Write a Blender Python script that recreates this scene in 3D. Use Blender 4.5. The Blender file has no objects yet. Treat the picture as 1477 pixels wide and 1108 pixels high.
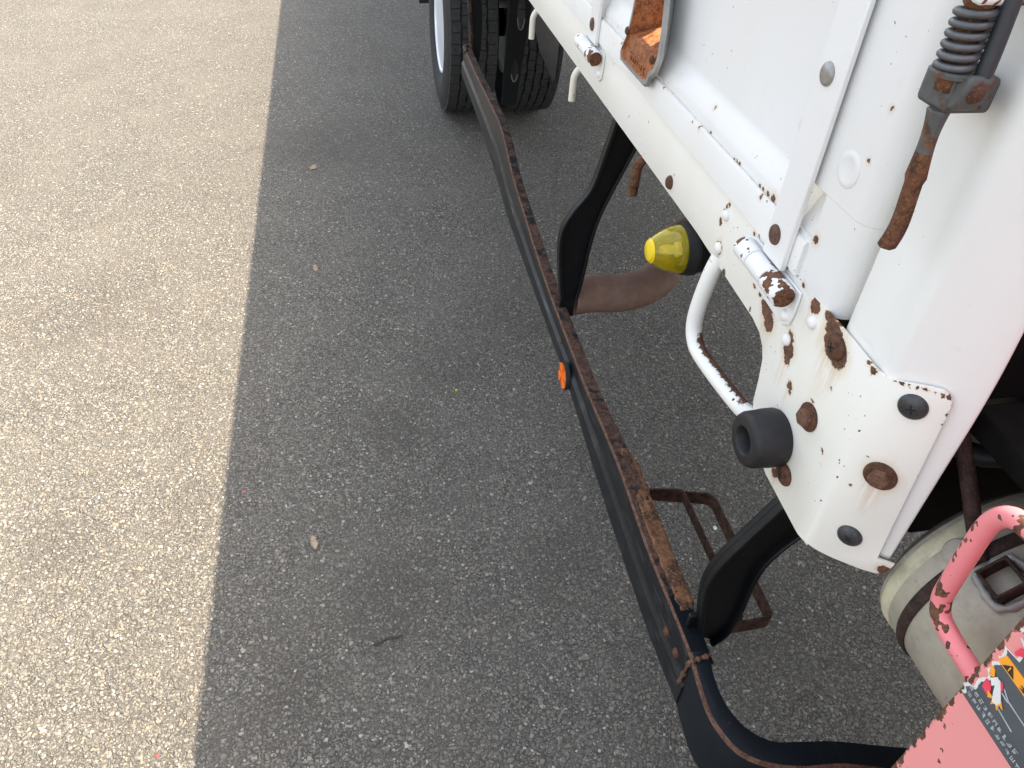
import bpy, bmesh, math, random
from mathutils import Vector, Matrix, noise as mnoise
R = math.radians
random.seed(7)
SC = bpy.context.scene
COL = SC.collection

# ------------------------------------------------------------------ camera, sky, sun, exposure
cam_d = bpy.data.cameras.new('camera'); cam = bpy.data.objects.new('camera', cam_d); COL.objects.link(cam)
right = Vector((0.98053, -0.18822, 0.05597)); up = Vector((0.08164, 0.64997, 0.75556)); fwd = Vector((0.17859, 0.73628, -0.65268))
cam.matrix_world = Matrix(((right.x, up.x, -fwd.x, -0.42), (right.y, up.y, -fwd.y, 0.0), (right.z, up.z, -fwd.z, 1.5), (0, 0, 0, 1)))
cam_d.sensor_width = 36.0; cam_d.lens = 27.03; cam_d.clip_start = 0.02; cam_d.clip_end = 2000
SC.camera = cam

SUN_EL, SUN_AZ = R(60.0), R(12.0)             # the sun stands over the far side of the truck, a little to its rear
to_sun = Vector((math.cos(SUN_EL) * math.cos(SUN_AZ), math.cos(SUN_EL) * math.sin(SUN_AZ), math.sin(SUN_EL)))
w = bpy.data.worlds.new('World'); SC.world = w; w.use_nodes = True
nt = w.node_tree; nt.nodes.clear()
sky = nt.nodes.new('ShaderNodeTexSky'); sky.sky_type = 'NISHITA'; sky.sun_disc = False
sky.sun_elevation = SUN_EL; sky.sun_rotation = math.atan2(to_sun.x, to_sun.y)
sky.air_density = 1.0; sky.dust_density = 3.0; sky.ozone_density = 1.0
bg = nt.nodes.new('ShaderNodeBackground'); bg.inputs[1].default_value = 0.15
out = nt.nodes.new('ShaderNodeOutputWorld')
hz = nt.nodes.new('ShaderNodeHueSaturation'); hz.inputs['Saturation'].default_value = 0.45   # thin high haze: a paler sky all round
nt.links.new(sky.outputs[0], hz.inputs['Color']); nt.links.new(hz.outputs[0], bg.inputs[0]); nt.links.new(bg.outputs[0], out.inputs[0])
sl = bpy.data.lights.new('sun', 'SUN'); sl.energy = 3.35; sl.angle = R(0.53); sl.color = (1.0, 0.868, 0.695)
so = bpy.data.objects.new('sun', sl); COL.objects.link(so)
so.rotation_euler = to_sun.to_track_quat('Z', 'Y').to_euler(); so.location = (6, 2, 8)
SC.view_settings.view_transform = 'Standard'; SC.view_settings.look = 'None'
SC.view_settings.gamma = 1.0; SC.view_settings.exposure = 1.98; SC.view_settings.use_curve_mapping = False

SC.cycles.max_bounces = 7; SC.cycles.diffuse_bounces = 4; SC.cycles.glossy_bounces = 3; SC.cycles.transmission_bounces = 7

# ------------------------------------------------------------------ node helpers
class T:
    def __init__(s, name):
        s.m = bpy.data.materials.new(name); s.m.use_nodes = True; s.t = s.m.node_tree
        s.b = s.t.nodes['Principled BSDF']
        s.co = s.t.nodes.new('ShaderNodeTexCoord').outputs['Object']
    def n(s, typ, ins=None, out=0, **at):
        k = s.t.nodes.new('ShaderNode' + typ)
        for a, v in at.items(): setattr(k, a, v)
        for i, v in (ins or {}).items():
            if isinstance(v, bpy.types.NodeSocket): s.t.links.new(v, k.inputs[i])
            else: k.inputs[i].default_value = v
        return k.outputs[out]
    def math(s, op, a, b=0.0, clamp=False): return s.n('Math', {0: a, 1: b}, operation=op, use_clamp=clamp)
    def mix(s, f, a, b, blend='MIX'):
        k = s.t.nodes.new('ShaderNodeMix'); k.data_type = 'RGBA'; k.blend_type = blend
        for i, v in ((0, f), (6, a), (7, b)):
            if isinstance(v, bpy.types.NodeSocket): s.t.links.new(v, k.inputs[i])
            else: k.inputs[i].default_value = (v if i == 0 else (*v, 1) if len(v) == 3 else v)
        return k.outputs[2]
    def ramp(s, f, a, b, lo=0.0, hi=1.0):
        return s.n('MapRange', {0: f, 1: a, 2: b, 3: lo, 4: hi}, interpolation_type='SMOOTHSTEP')
    def noise(s, sc, det=3, rough=.55, co=None, dist=0.0):
        return s.n('TexNoise', {'Vector': co or s.co, 'Scale': sc, 'Detail': det, 'Roughness': rough, 'Distortion': dist})
    def stretch(s, v, co=None): return s.n('VectorMath', {0: co or s.co, 1: v}, operation='MULTIPLY')
    def set(s, **kw):
        names = dict(col='Base Color', rough='Roughness', metal='Metallic', normal='Normal', spec='Specular IOR Level', coat='Coat Weight')
        for k, v in kw.items():
            i = s.b.inputs[names.get(k, k)]
            if isinstance(v, bpy.types.NodeSocket): s.t.links.new(v, i)
            else: i.default_value = (*v, 1) if isinstance(v, tuple) and len(v) == 3 else v
        return s.m
    def bump(s, h, strength=.3, dist=.002, n=None):
        d = {'Height': h, 'Strength': strength, 'Distance': dist}
        if n: d['Normal'] = n
        return s.n('Bump', d)
    def spots(s, lst, wob=.006, sc=160):
        """smallest (distance / radius) to a list of (x, y, z, r) wear spots, with a ragged outline"""
        nz = s.n('TexNoise', {'Vector': s.co, 'Scale': sc, 'Detail': 5, 'Roughness': .72}, out=1)
        v = s.n('VectorMath', {0: nz, 1: (.5, .5, .5)}, operation='SUBTRACT')
        v = s.n('VectorMath', {0: v, 'Scale': wob * 3}, operation='SCALE')
        p = s.n('VectorMath', {0: s.co, 1: v}, operation='ADD')
        r = None
        for x, y, z, rad in lst:
            d = s.n('VectorMath', {0: p, 1: (x, y, z)}, operation='DISTANCE', out=1)
            d = s.math('DIVIDE', d, rad)
            r = d if r is None else s.math('MINIMUM', r, d)
        return r

def rust_col(t, sc=1.0, dark=(.055, .026, .016), mid=(.15, .065, .032), light=(.30, .15, .07)):
    a = t.noise(90 * sc, 5, .65); b = t.noise(420 * sc, 3, .6)
    c = t.mix(t.ramp(a, .35, .65), dark, mid)
    return t.mix(t.ramp(b, .5, .75, 0, .7), c, light), b

def paint(name, base, chips=.0, spots=(), rough=.38, stain=(.62, .47, .26), stain_amt=.35, halo=2.0, edge=0.0, spec=.5, chip_sc=150, wob=.006, grime=.25, mot=.04, streak=0.0):
    t = T(name)
    big = t.noise(3.5, 4, .6)
    col = t.mix(t.ramp(big, .3, .75, 0, 1), base, tuple(c * (1 - mot * k) for c, k in zip(base, (1, 1.1, 1.7))))
    st = t.noise(9, 5, .7, co=t.stretch((1, 1, .25)))
    col = t.mix(t.ramp(st, .52, .85, 0, grime), col, tuple(c * k for c, k in zip(base, (.86, .80, .66))))
    sf = t.noise(34, 5, .8, co=t.stretch((1, .35, 1)))                # rubbed-in dirt and scuffs
    col = t.mix(t.ramp(sf, .60, .76, 0, .16), col, tuple(c * k for c, k in zip(base, (.62, .58, .52))))
    if streak:
        sk = t.noise(55, 3, .7, co=t.stretch((1, 1, .06)))
        col = t.mix(t.ramp(sk, .58, .8, 0, streak), col, stain)
    rc, rb = rust_col(t)
    mask = None
    def join(m, x): return x if m is None else t.math('MAXIMUM', m, x)
    if spots:
        d = t.spots(spots, wob)
        col = t.mix(t.ramp(d, halo, .9, 0, stain_amt), col, stain)
        runs = [q for q in spots if q[3] >= .0045] if stain_amt > .1 else []
        if runs:                                            # rust water run down below the bigger patches
            pz = t.n('VectorMath', {0: t.co, 1: (1, 1, .28)}, operation='MULTIPLY'); rr = None
            for x, y, z, rad in runs:
                e = t.math('DIVIDE', t.n('VectorMath', {0: pz, 1: (x, y, (z - .016) * .28)}, operation='DISTANCE', out=1), rad)
                rr = e if rr is None else t.math('MINIMUM', rr, e)
            rm = t.math('MULTIPLY', t.ramp(rr, 1.3, .2, 0, .38), t.ramp(t.noise(240, 2, .6, co=t.stretch((1, 1, .08))), .35, .65))
            col = t.mix(rm, col, (.56, .36, .18))
        mask = join(mask, t.ramp(d, 1.04, .96))
    if chips > 0:
        n1 = t.noise(chip_sc, 2, .5); n2 = t.noise(11, 3, .6)
        v = t.math('ADD', n1, t.math('MULTIPLY', t.math('SUBTRACT', n2, .5), .45))
        mask = join(mask, t.ramp(v, .80 - chips, .815 - chips))
    if edge > 0:
        bv = t.n('Bevel', {'Radius': .006}, samples=4)
        gn = t.n('NewGeometry', out=1)
        dt = t.n('VectorMath', {0: bv, 1: gn}, operation='DOT_PRODUCT', out=1)
        e = t.math('SUBTRACT', 1.0, dt)
        en = t.math('MULTIPLY', e, t.ramp(t.noise(70, 4, .6), .42, .62))
        mask = join(mask, t.ramp(en, .03 / edge, .05 / edge))
    if mask is not None:
        col = t.mix(mask, col, rc)
        rg = t.math('ADD', rough, t.math('MULTIPLY', mask, .45))
        k = t.n('Bump', {'Height': rb, 'Strength': t.math('MULTIPLY', mask, .55), 'Distance': .0012, 'Normal': t.bump(t.noise(7, 1), .10, .012)}); nrm = k
    else:
        rg = rough; nrm = t.bump(t.noise(24, 3), .12, .002)
    return t.set(col=col, rough=rg, normal=nrm, spec=spec)

# ------------------------------------------------------------------ materials
def stone_cols(t, r1, r2):
    st = t.mix(r1, (.088, .082, .071), (.240, .222, .186))                 # grey stones
    st = t.mix(t.ramp(r2, .82, .92), st, (.225, .190, .140))               # tan ones
    st = t.mix(t.ramp(r2, .14, .06), st, (.105, .104, .099))               # bluish ones
    return t.mix(t.ramp(r1, .90, .97), st, (.40, .365, .30))               # bright chips
def stone_mat():
    t = T('aggregate'); isl = t.n('NewGeometry', out=8)
    r2 = t.n('TexWhiteNoise', {'W': isl}, noise_dimensions='1D')
    c = stone_cols(t, isl, r2)
    c = t.mix(t.ramp(t.noise(7, 2, .65), .50, .76, 0, .5), c, (.095, .084, .066))
    return t.set(col=c, rough=.72, spec=.4)
def asphalt_mat():
    t = T('asphalt')
    wob = t.n('TexNoise', {'Vector': t.co, 'Scale': 60, 'Detail': 0}, out=1)
    co = t.n('VectorMath', {0: t.co, 1: t.n('VectorMath', {0: wob, 'Scale': .012}, operation='SCALE')}, operation='ADD')
    v1 = t.t.nodes.new('ShaderNodeTexVoronoi'); v1.inputs['Scale'].default_value = 118; t.t.links.new(co, v1.inputs['Vector'])
    v2 = t.t.nodes.new('ShaderNodeTexVoronoi'); v2.inputs['Scale'].default_value = 270; t.t.links.new(co, v2.inputs['Vector'])
    k1 = t.t.nodes.new('ShaderNodeSeparateColor'); t.t.links.new(v1.outputs['Color'], k1.inputs[0])
    k2 = t.t.nodes.new('ShaderNodeSeparateColor'); t.t.links.new(v2.outputs['Color'], k2.inputs[0])
    d1, d2 = v1.outputs['Distance'], v2.outputs['Distance']
    big1 = t.ramp(k1.outputs[0], .50, .58)
    st = stone_cols(t, k1.outputs[1], k1.outputs[2])
    fine = t.mix(k2.outputs[0], (.048, .044, .037), (.230, .210, .174))
    fine = t.mix(t.ramp(k2.outputs[1], .92, .96), fine, (.37, .34, .28))
    fine = t.mix(t.ramp(d2, .42, .75), fine, (.062, .056, .047))
    stone_m = t.math('MULTIPLY', big1, t.ramp(d1, .62, .50))
    col = t.mix(stone_m, fine, st)
    col = t.mix(t.math('MULTIPLY', t.math('MULTIPLY', big1, t.ramp(d1, .48, .60)), t.ramp(d1, .85, .68, 0, .8)), col, (.055, .049, .041))
    big = t.t.nodes.new('ShaderNodeSeparateColor'); t.t.links.new(t.n('TexNoise', {'Vector': t.co, 'Scale': 3.2, 'Detail': 4, 'Roughness': .68}, out=1), big.inputs[0])
    col = t.mix(t.ramp(big.outputs[0], .35, .7, 0, .3), col, (.165, .15, .122))
    col = t.mix(t.ramp(big.outputs[1], .52, .78, 0, .45), col, (.095, .084, .066))
    oil = t.spots([(-1.3, 2.2, 0, .22), (-.55, 3.4, 0, .25), (-.35, 1.55, 0, .10), (-.62, .8, 0, .08), (.35, .85, 0, .14), (-1.15, 1.25, 0, .09), (-.16, 1.78, 0, .13), (.02, 2.02, 0, .16), (-.42, 1.02, 0, .12), (-.9, .62, 0, .10), (-.02, 1.05, 0, .09)], .05, 9)
    col = t.mix(t.ramp(oil, 1.5, .3, 0, .42), col, (.07, .061, .050))
    h1 = t.math('MULTIPLY', t.math('MULTIPLY', big1, t.ramp(d1, .75, .2)), t.math('ADD', .5, k1.outputs[1]))
    h2 = t.math('MULTIPLY', t.ramp(d2, .8, .2), t.math('ADD', .35, k2.outputs[0]))
    h = t.math('ADD', t.math('MULTIPLY', h1, .0034), t.math('MULTIPLY', h2, .0022))
    nb = t.n('Bump', {'Height': h, 'Strength': .95, 'Distance': 1.0})
    return t.set(col=col, rough=t.math('SUBTRACT', .88, t.math('MULTIPLY', stone_m, .25)), normal=nb, spec=.35)

def simple(name, col, rough=.5, metal=0.0, bump=0.0, sc=200, var=.25, spec=.5):
    t = T(name); n = t.noise(sc * .12, 5, .65)
    c = t.mix(t.ramp(n, .3, .7), tuple(v * (1 - var) for v in col), tuple(v * (1 + var) for v in col))
    kw = dict(col=c, rough=rough, metal=metal, spec=spec)
    if bump: kw['normal'] = t.bump(t.noise(sc, 4), bump, .001)
    return t.set(**kw)

def rust_mat(name, sc=1.0, rough=.85, **kw):
    t = T(name); c, b = rust_col(t, sc, **kw)
    return t.set(col=c, rough=rough, normal=t.bump(b, .6, .0012), spec=.25)

def black_steel(name, dust=.35, rust=.0, base=(.0045, .0055, .0065), rough=.42, thr=.62):
    t = T(name)
    n = t.noise(26, 6, .7); col = t.mix(t.ramp(n, .45, .8, 0, dust), base, (.045, .043, .04))
    sc = t.noise(120, 4, .7, co=t.stretch((1, .05, 1))); col = t.mix(t.ramp(sc, .60, .72, 0, dust), col, (.11, .115, .12))
    m = 0.0
    if rust:
        m = t.ramp(t.noise(42, 6, .7), thr - rust * .3, thr + .03 - rust * .3)
        rc, _ = rust_col(t, dark=(.05, .026, .018), mid=(.115, .066, .046), light=(.19, .12, .085)); col = t.mix(m, col, rc)
        rg = t.math('ADD', rough, t.math('MULTIPLY', m, .4))
    else: rg = rough
    return t.set(col=col, rough=rg, normal=t.bump(t.noise(90, 4), .25, .0015), spec=.28)

TH = 0.70                                                      # the bed's front corner is chamfered by this angle
def cham(s, z, off=0.0):                                       # s metres round the corner from the fold
    if s <= 0: return (-off, .415 - s, z)
    return (s * math.sin(TH) - off * math.cos(TH), .415 - s * math.cos(TH) - off * math.sin(TH), z)

skirt_spots = [(0, .604, 1.040, .011), (0, .594, 1.030, .010), (0, .552, 1.042, .007), (0, .548, 1.030, .010), (0, .545, 1.020, .006), (0, .497, 1.092, .012), (0, .489, 1.083, .016), (0, .478, 1.078, .013), (0, .508, 1.101, .008), (0, .533, 1.094, .008),
    (0, .742, 1.088, .003), (0, .738, 1.093, .003), (0, .745, 1.082, .0025), (0, .748, 1.066, .004), (0, .487, 1.014, .0028), (0, .492, .922, .007), (0, .496, .912, .007), (0, .497, .900, .006), (0, .526, 1.000, .005), (0, .522, .994, .003),
    (0, .640, 1.048, .004), (0, .625, 1.046, .004), (0, .615, 1.041, .004), (0, .736, 1.037, .008), (0, .67, 1.093, .003), (0, .432, 1.098, .004), (0, .44, 1.10, .003), (0, .71, 1.02, .004), (0, .447, .985, .002), (0, .635, 1.018, .0025), (0, .66, 1.0965, .002), (0, .90, 1.052, .002), (0, 1.1, 1.05, .0016), (0, 1.02, 1.075, .0014), (0, .47, 1.045, .0018)]
for k in range(9): skirt_spots.append((*cham(.0 + .0060 * k, 1.1035 + .0010 * k), .0012 + .0007 * ((k * 7) % 3)))
for k in range(5): skirt_spots.append((*cham(.0535, 1.104 - .005 * k), .0016))
skirt_spots += [(*cham(.0307, 1.007), .012), (*cham(.074, .903), .007), (*cham(.012, .98), .0022), (*cham(.014, 1.02), .0016)]
M = {}
M['asphalt'] = asphalt_mat(); M['stone'] = stone_mat()
M['skirt'] = paint('cream_white_paint', (.80, .785, .72), chips=.055, spots=skirt_spots, wob=.0042, stain_amt=.42, halo=2.0, grime=.36, mot=.05, chip_sc=230)  # creamier than the gate; part of that warmth is light put into the colour
M['gate'] = paint('gate_white_paint', (.762, .760, .742), chips=.04, spots=[(.0, .853, 1.168, .004), (.01, .845, 1.163, .0025), (.01, .668, 1.213, .004), (.01, .664, 1.205, .003), (.0028, .66, 1.1405, .0045), (.0028, .672, 1.140, .003), (.0028, .684, 1.1392, .0022), (.0028, .692, 1.1390, .002), (.0028, .745, 1.1390, .0024), (.0028, .752, 1.1388, .0024), (.0028, .760, 1.1388, .0018), (.0028, .83, 1.1388, .0022), (0, .566, 1.147, .004), (0, .56, 1.10, .003), (0, .532, 1.285, .0022), (0, .535, 1.24, .002)], wob=.003, stain_amt=.4, halo=3, grime=.20, chip_sc=210, rough=.30, streak=.06)
M['rail_white'] = paint('rail_white_paint', (.79, .785, .755), chips=.02, spots=[(-.004, .68 + .055 * k + .02 * math.sin(k * 3.1), 1.137, .0026 + .0014 * (k % 3)) for k in range(12)][:0] + [(-.003, .66 + .04 * k + .03 * math.sin(k * 5.1), 1.1375 - .001 * (k % 2), .0010 + .0009 * ((k * 5) % 3)) for k in (0, 1, 4, 5, 8, 13)], wob=.004, stain_amt=.35, halo=3, grime=.22, chip_sc=200)
M['post'] = paint('post_white_paint', (.785, .782, .752), chips=.004, spots=[(.003, .424, 1.228, .0012), (0, .41, 1.30, .0022), (.02, .395, 1.19, .0018), (0, .45, 1.17, .0014), (0, .498, 1.335, .0035)], wob=.002, stain_amt=.15, grime=.14, rough=.34, streak=.10)
M['hinge'] = paint('hinge_paint', (.78, .78, .76), chips=.12, rough=.4, chip_sc=95)
M['hinge_rust'] = paint('worn_hinge_paint', (.78, .78, .76), chips=.255, rough=.45, chip_sc=90)
M['strap'] = paint('strap_paint', (.775, .772, .755), chips=.012, rough=.33, chip_sc=200)
hs = [(-.0015, .712 - .0105 * k, .9125 + .0006 * k, .0088) for k in range(-1, 13)]
M['handle'] = paint('worn_handle_paint', (.80, .79, .735), chips=.075, spots=hs, wob=.005, stain_amt=.0, chip_sc=120)
M['hook'] = paint('hook_paint', (.74, .71, .60), chips=.05, rough=.5, stain_amt=.3, chip_sc=130, grime=.5)
prn = random.Random(21)
psp = [(0, .2175, .80 + .0072 * k + prn.uniform(-.002, .002), prn.choice((.0025, .003, .004, .0055, .007))) for k in range(38)] + [(0, .2175 - prn.uniform(.006, .05), .90 + prn.uniform(-.06, .06), prn.uniform(.0008, .0022)) for k in range(10)]
M['pink'] = paint('faded_red_paint', (.82, .305, .295), chips=.03, spots=psp, wob=.004, stain_amt=0, rough=.5, chip_sc=110, grime=.1)
M['pink_tube'] = paint('faded_red_tube_paint', (.78, .235, .255), chips=.225, rough=.42, chip_sc=80, grime=.0)
M['rust'] = rust_mat('rust')
M['bolt_rust'] = rust_mat('bolt_rust', 1.6, .75, dark=(.045, .022, .014), mid=(.115, .052, .03), light=(.22, .11, .06))
M['hex_rust'] = rust_mat('hex_head_rust', 1.2, .65, dark=(.09, .045, .03), mid=(.17, .088, .056), light=(.27, .155, .10))
M['crust'] = rust_mat('flaking_rust', .55, .95, dark=(.06, .033, .022), mid=(.22, .105, .05), light=(.36, .21, .11))
M['dish_rust'] = rust_mat('orange_rust', 1.3, .55, dark=(.16, .055, .022), mid=(.38, .14, .055), light=(.55, .25, .11))
M['step_rust'] = rust_mat('dull_rust', .8, .85, dark=(.035, .022, .017), mid=(.10, .055, .038), light=(.15, .09, .065))
M['pipe'] = simple('heat_browned_steel', (.21, .125, .092), .62, .0, .15, 300, .14)
M['black'] = black_steel('black_chassis_paint', .10, base=(.0035, .0045, .0055))
M['rail_face'] = black_steel('scuffed_black_rail', .75, .0, (.008, .010, .012), .38)
M['rail_top'] = black_steel('rusting_rail_top', .25, .9, (.010, .011, .013), .6, .70)
M['rail_far'] = black_steel('worn_rail_top', .45, .72, (.010, .011, .013), .6, .70)
M['rail_edge'] = rust_mat('rail_edge_rust', 1, .8, dark=(.07, .035, .022), mid=(.16, .085, .055), light=(.26, .16, .11))
M['rail_front'] = black_steel('rail_front_paint', .10, .12, (.006, .009, .012), .40, .72)
M['rubber'] = simple('black_rubber', (.0080, .0080, .0088), .58, 0, .3, 500, .35)
M['tyre'] = simple('tyre_rubber', (.021, .020, .019), .78, 0, .25, 400, .3)
M['tread'] = simple('tread_rubber', (.029, .028, .026), .85, 0, .35, 500, .35)
M['rim'] = simple('silver_wheel_paint', (.80, .82, .85), .25, .15, 0, 60, .06)
M['dark'] = simple('dark_underbody', (.004, .004, .004), .9, 0, .2, 150, .5, .1)
M['gun'] = simple('weathered_zinc', (.16, .165, .165), .55, .35, .5, 160, .35)
def gunmix():
    t = T('zinc_going_rusty'); n = t.noise(48, 5, .65); m = t.ramp(n, .50, .62)
    rc, b = rust_col(t); c = t.mix(m, t.mix(t.noise(120, 3), (.055, .058, .058), (.115, .118, .112)), rc)
    return t.set(col=c, rough=.6, metal=.15, normal=t.bump(t.noise(200, 4), .45, .001))
M['gunmix'] = gunmix()
M['spring'] = simple('spring_steel', (.11, .113, .117), .42, .5, .2, 300, .25)
M['rubrod'] = simple('grey_rubber_rod', (.028, .032, .036), .5, 0, .1, 300, .2)
M['rivet'] = simple('dull_rivet', (.34, .33, .31), .38, .6, .1, 300, .25)
M['rivet_rust'] = rust_mat('rivet_rust', 2.0, .6, dark=(.06, .03, .018), mid=(.14, .075, .048), light=(.24, .14, .09))
M['rivet_white'] = paint('rivet_paint', (.80, .79, .75), chips=.03, chip_sc=220)
M['screw'] = simple('blackened_screw', (.055, .055, .058), .42, .4, .3, 500, .4)
M['castgrey'] = simple('cast_grey', (.29, .285, .27), .5, .2, .25, 260, .2)
M['gasket'] = simple('gasket_and_slot_black', (.01, .01, .01), .8)
def lens():
    t = T('yellow_lens')
    t.set(col=(.95, .80, .006), rough=.05, **{'Transmission Weight': .85, 'IOR': 1.49}); return t.m
M['lens'] = lens()
M['lens_cap'] = simple('yellow_lens_cap', (.80, .58, .006), .2, 0, 0, 60, .05)
M['bulb'] = simple('lamp_reflector', (.85, .83, .75), .25)
M['orange'] = simple('orange_reflector', (.95, .20, .01), .22, 0, 0, 80, .1)
M['orange_dark'] = simple('orange_reflector_facet', (.62, .10, .005), .22, 0, 0, 80, .1)
def tank():
    t = T('weathered_tank'); n = t.noise(14, 6, .7); c = t.mix(t.ramp(n, .35, .7), (.40, .375, .31), (.25, .235, .19))
    c = t.mix(t.ramp(t.noise(60, 5, .75), .58, .72, 0, .6), c, (.11, .105, .10))
    c = t.mix(t.ramp(t.noise(5, 3, .6), .5, .8, 0, .5), c, (.34, .31, .2))
    return t.set(col=c, rough=.5, metal=.1, normal=t.bump(t.noise(150, 4), .2, .001))
M['tank'] = tank()
M['tank_weld'] = simple('mossy_weld', (.42, .40, .28), .8, 0, .7, 200, .3)
M['strap_dark'] = rust_mat('strap_dark_rust', 1, .8, dark=(.02, .014, .012), mid=(.05, .03, .025), light=(.09, .05, .04))
M['lab_grey'] = simple('label_grey', (.078, .088, .098), .45, 0, 0, 120, .12)
M['lab_orange'] = simple('label_orange', (.90, .36, .03), .45, 0, 0, 120, .06)
M['lab_black'] = simple('label_black', (.03, .025, .02), .5)
M['lab_white'] = simple('label_white', (.72, .72, .68), .5, 0, 0, 300, .08)
M['lab_text'] = simple('label_text', (.42, .45, .44), .5, 0, 0, 500, .15)
M['lab_red'] = simple('label_red', (.68, .05, .09), .5)
M['fluff'] = simple('pale_fluff', (.45, .345, .24), .9, 0, .5, 500, .2)
M['paper'] = simple('white_scrap', (.75, .73, .70), .8)
M['redbit'] = simple('red_scrap', (.75, .05, .06), .7)
M['twig'] = simple('dry_twig', (.07, .05, .035), .9)
M['pebble'] = simple('pebble_stone', (.22, .205, .18), .8, 0, .3, 300, .4)

# ------------------------------------------------------------------ mesh helpers
def link(name, me, mats, parent=None, smooth=None):
    o = bpy.data.objects.new(name, me); COL.objects.link(o)
    for m in (mats if isinstance(mats, (list, tuple)) else [mats]):
        me.materials.append(M[m] if isinstance(m, str) else m)
    if smooth is not None:
        for p in me.polygons: p.use_smooth = True
        me.set_sharp_from_angle(angle=R(smooth))
    if parent: o.parent = parent; o.matrix_parent_inverse = parent.matrix_world.inverted()
    return o
def pyd(name, v, f, mats, parent=None, smooth=35, mi=None, recalc=True):
    me = bpy.data.meshes.new(name); me.from_pydata([tuple(p) for p in v], [], f)
    if mi: me.polygons.foreach_set('material_index', mi)
    if recalc:
        bm = bmesh.new(); bm.from_mesh(me); bmesh.ops.recalc_face_normals(bm, faces=bm.faces); bm.to_mesh(me); bm.free()
    me.update(); return link(name, me, mats, parent, smooth)
def bevel(o, w=.002, seg=2, ang=40):
    b = o.modifiers.new('bevel', 'BEVEL'); b.width = w; b.segments = seg; b.limit_method = 'ANGLE'; b.angle_limit = R(ang); b.harden_normals = False
    return o
def boxv(a, b):
    v = [(x, y, z) for x in (a[0], b[0]) for y in (a[1], b[1]) for z in (a[2], b[2])]
    return v, [(0, 1, 3, 2), (4, 6, 7, 5), (0, 4, 5, 1), (2, 3, 7, 6), (0, 2, 6, 4), (1, 5, 7, 3)]
def box(name, a, b, mat, parent=None, bw=.002):
    v, f = boxv(a, b); o = pyd(name, v, f, mat, parent, 30)
    return bevel(o, bw) if bw else o
def prism(name, poly, d0, d1, fn, mat, parent=None, bw=.0, smooth=35):
    """polygon of 2-D points, extruded between depths d0 and d1; fn(a, b, depth) gives the 3-D point"""
    n = len(poly); v = [fn(a, b, d0) for a, b in poly] + [fn(a, b, d1) for a, b in poly]
    f = [tuple(range(n)), tuple(range(2 * n - 1, n - 1, -1))] + [(i, (i + 1) % n, n + (i + 1) % n, n + i) for i in range(n)]
    o = pyd(name, v, f, mat, parent, smooth)
    return bevel(o, bw) if bw else o
YZ = lambda a, b, d: (d, a, b)
XZ = lambda a, b, d: (a, d, b)
def lathe(name, prof, axis, org, mat, parent=None, seg=40, smooth=40, mi=None, mats=None):
    """prof: list of (along, radius); axis a unit vector"""
    ax = Vector(axis).normalized(); q = ax.to_track_quat('Z', 'Y'); org = Vector(org); v = []; f = []; mm = []
    for a, r in prof:
        for k in range(seg):
            t = 2 * math.pi * k / seg
            v.append(org + q @ Vector((r * math.cos(t), r * math.sin(t), a)))
    for i in range(len(prof) - 1):
        for k in range(seg):
            f.append((i * seg + k, i * seg + (k + 1) % seg, (i + 1) * seg + (k + 1) % seg, (i + 1) * seg + k)); mm.append(mi[i] if mi else 0)
    f.append(tuple(range(seg))); mm.append(mi[0] if mi else 0); f.append(tuple((len(prof) - 1) * seg + k for k in range(seg))); mm.append(mi[-1] if mi else 0)
    return pyd(name, v, f, mats or mat, parent, smooth, mm)
def catmull(pts, n=8):
    P = [Vector(p) for p in pts]; P = [P[0] * 2 - P[1]] + P + [P[-1] * 2 - P[-2]]; o = []
    for i in range(1, len(P) - 2):
        a, b, c, d = P[i - 1:i + 3]
        for k in range(n):
            t = k / n
            o.append(.5 * ((2 * b) + (c - a) * t + (2 * a - 5 * b + 4 * c - d) * t * t + (3 * b - a - 3 * c + d) * t ** 3))
    o.append(P[-2]); return o
def tube(name, pts, r, mat, parent=None, seg=14, n=8, spline=True, cap=True, smooth=50):
    p = catmull(pts, n) if spline else [Vector(q) for q in pts]; v = []; f = []
    tg = [(p[min(i + 1, len(p) - 1)] - p[max(i - 1, 0)]).normalized() for i in range(len(p))]
    u = tg[0].orthogonal().normalized()
    for i, c in enumerate(p):
        u = (u - tg[i] * u.dot(tg[i])).normalized(); w_ = tg[i].cross(u)
        rr = r(i / (len(p) - 1)) if callable(r) else r
        for k in range(seg):
            a = 2 * math.pi * k / seg; v.append(c + (u * math.cos(a) + w_ * math.sin(a)) * rr)
    for i in range(len(p) - 1):
        for k in range(seg): f.append((i * seg + k, i * seg + (k + 1) % seg, (i + 1) * seg + (k + 1) % seg, (i + 1) * seg + k))
    if cap: f += [tuple(range(seg)), tuple((len(p) - 1) * seg + k for k in range(seg))]
    return pyd(name, v, f, mat, parent, smooth)
def sweep(name, path, prof, mats, parent=None, mi=None, smooth=35):
    """path: list of frames (origin, u, w); prof: closed list of (a, b) -> origin + u a + w b, or a function of i"""
    v = []; f = []; mm = []
    pf = prof if callable(prof) else (lambda i: prof)
    n = len(pf(0))
    for i, (o_, u, w_) in enumerate(path):
        for a, b in pf(i): v.append(Vector(o_) + Vector(u) * a + Vector(w_) * b)
    for i in range(len(path) - 1):
        for k in range(n):
            f.append((i * n + k, i * n + (k + 1) % n, (i + 1) * n + (k + 1) % n, (i + 1) * n + k)); mm.append(mi(i, k) if mi else 0)
    f += [tuple(range(n)), tuple((len(path) - 1) * n + k for k in range(n))]; mm += [0, 0]
    return pyd(name, v, f, mats, parent, smooth, mm)
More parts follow.
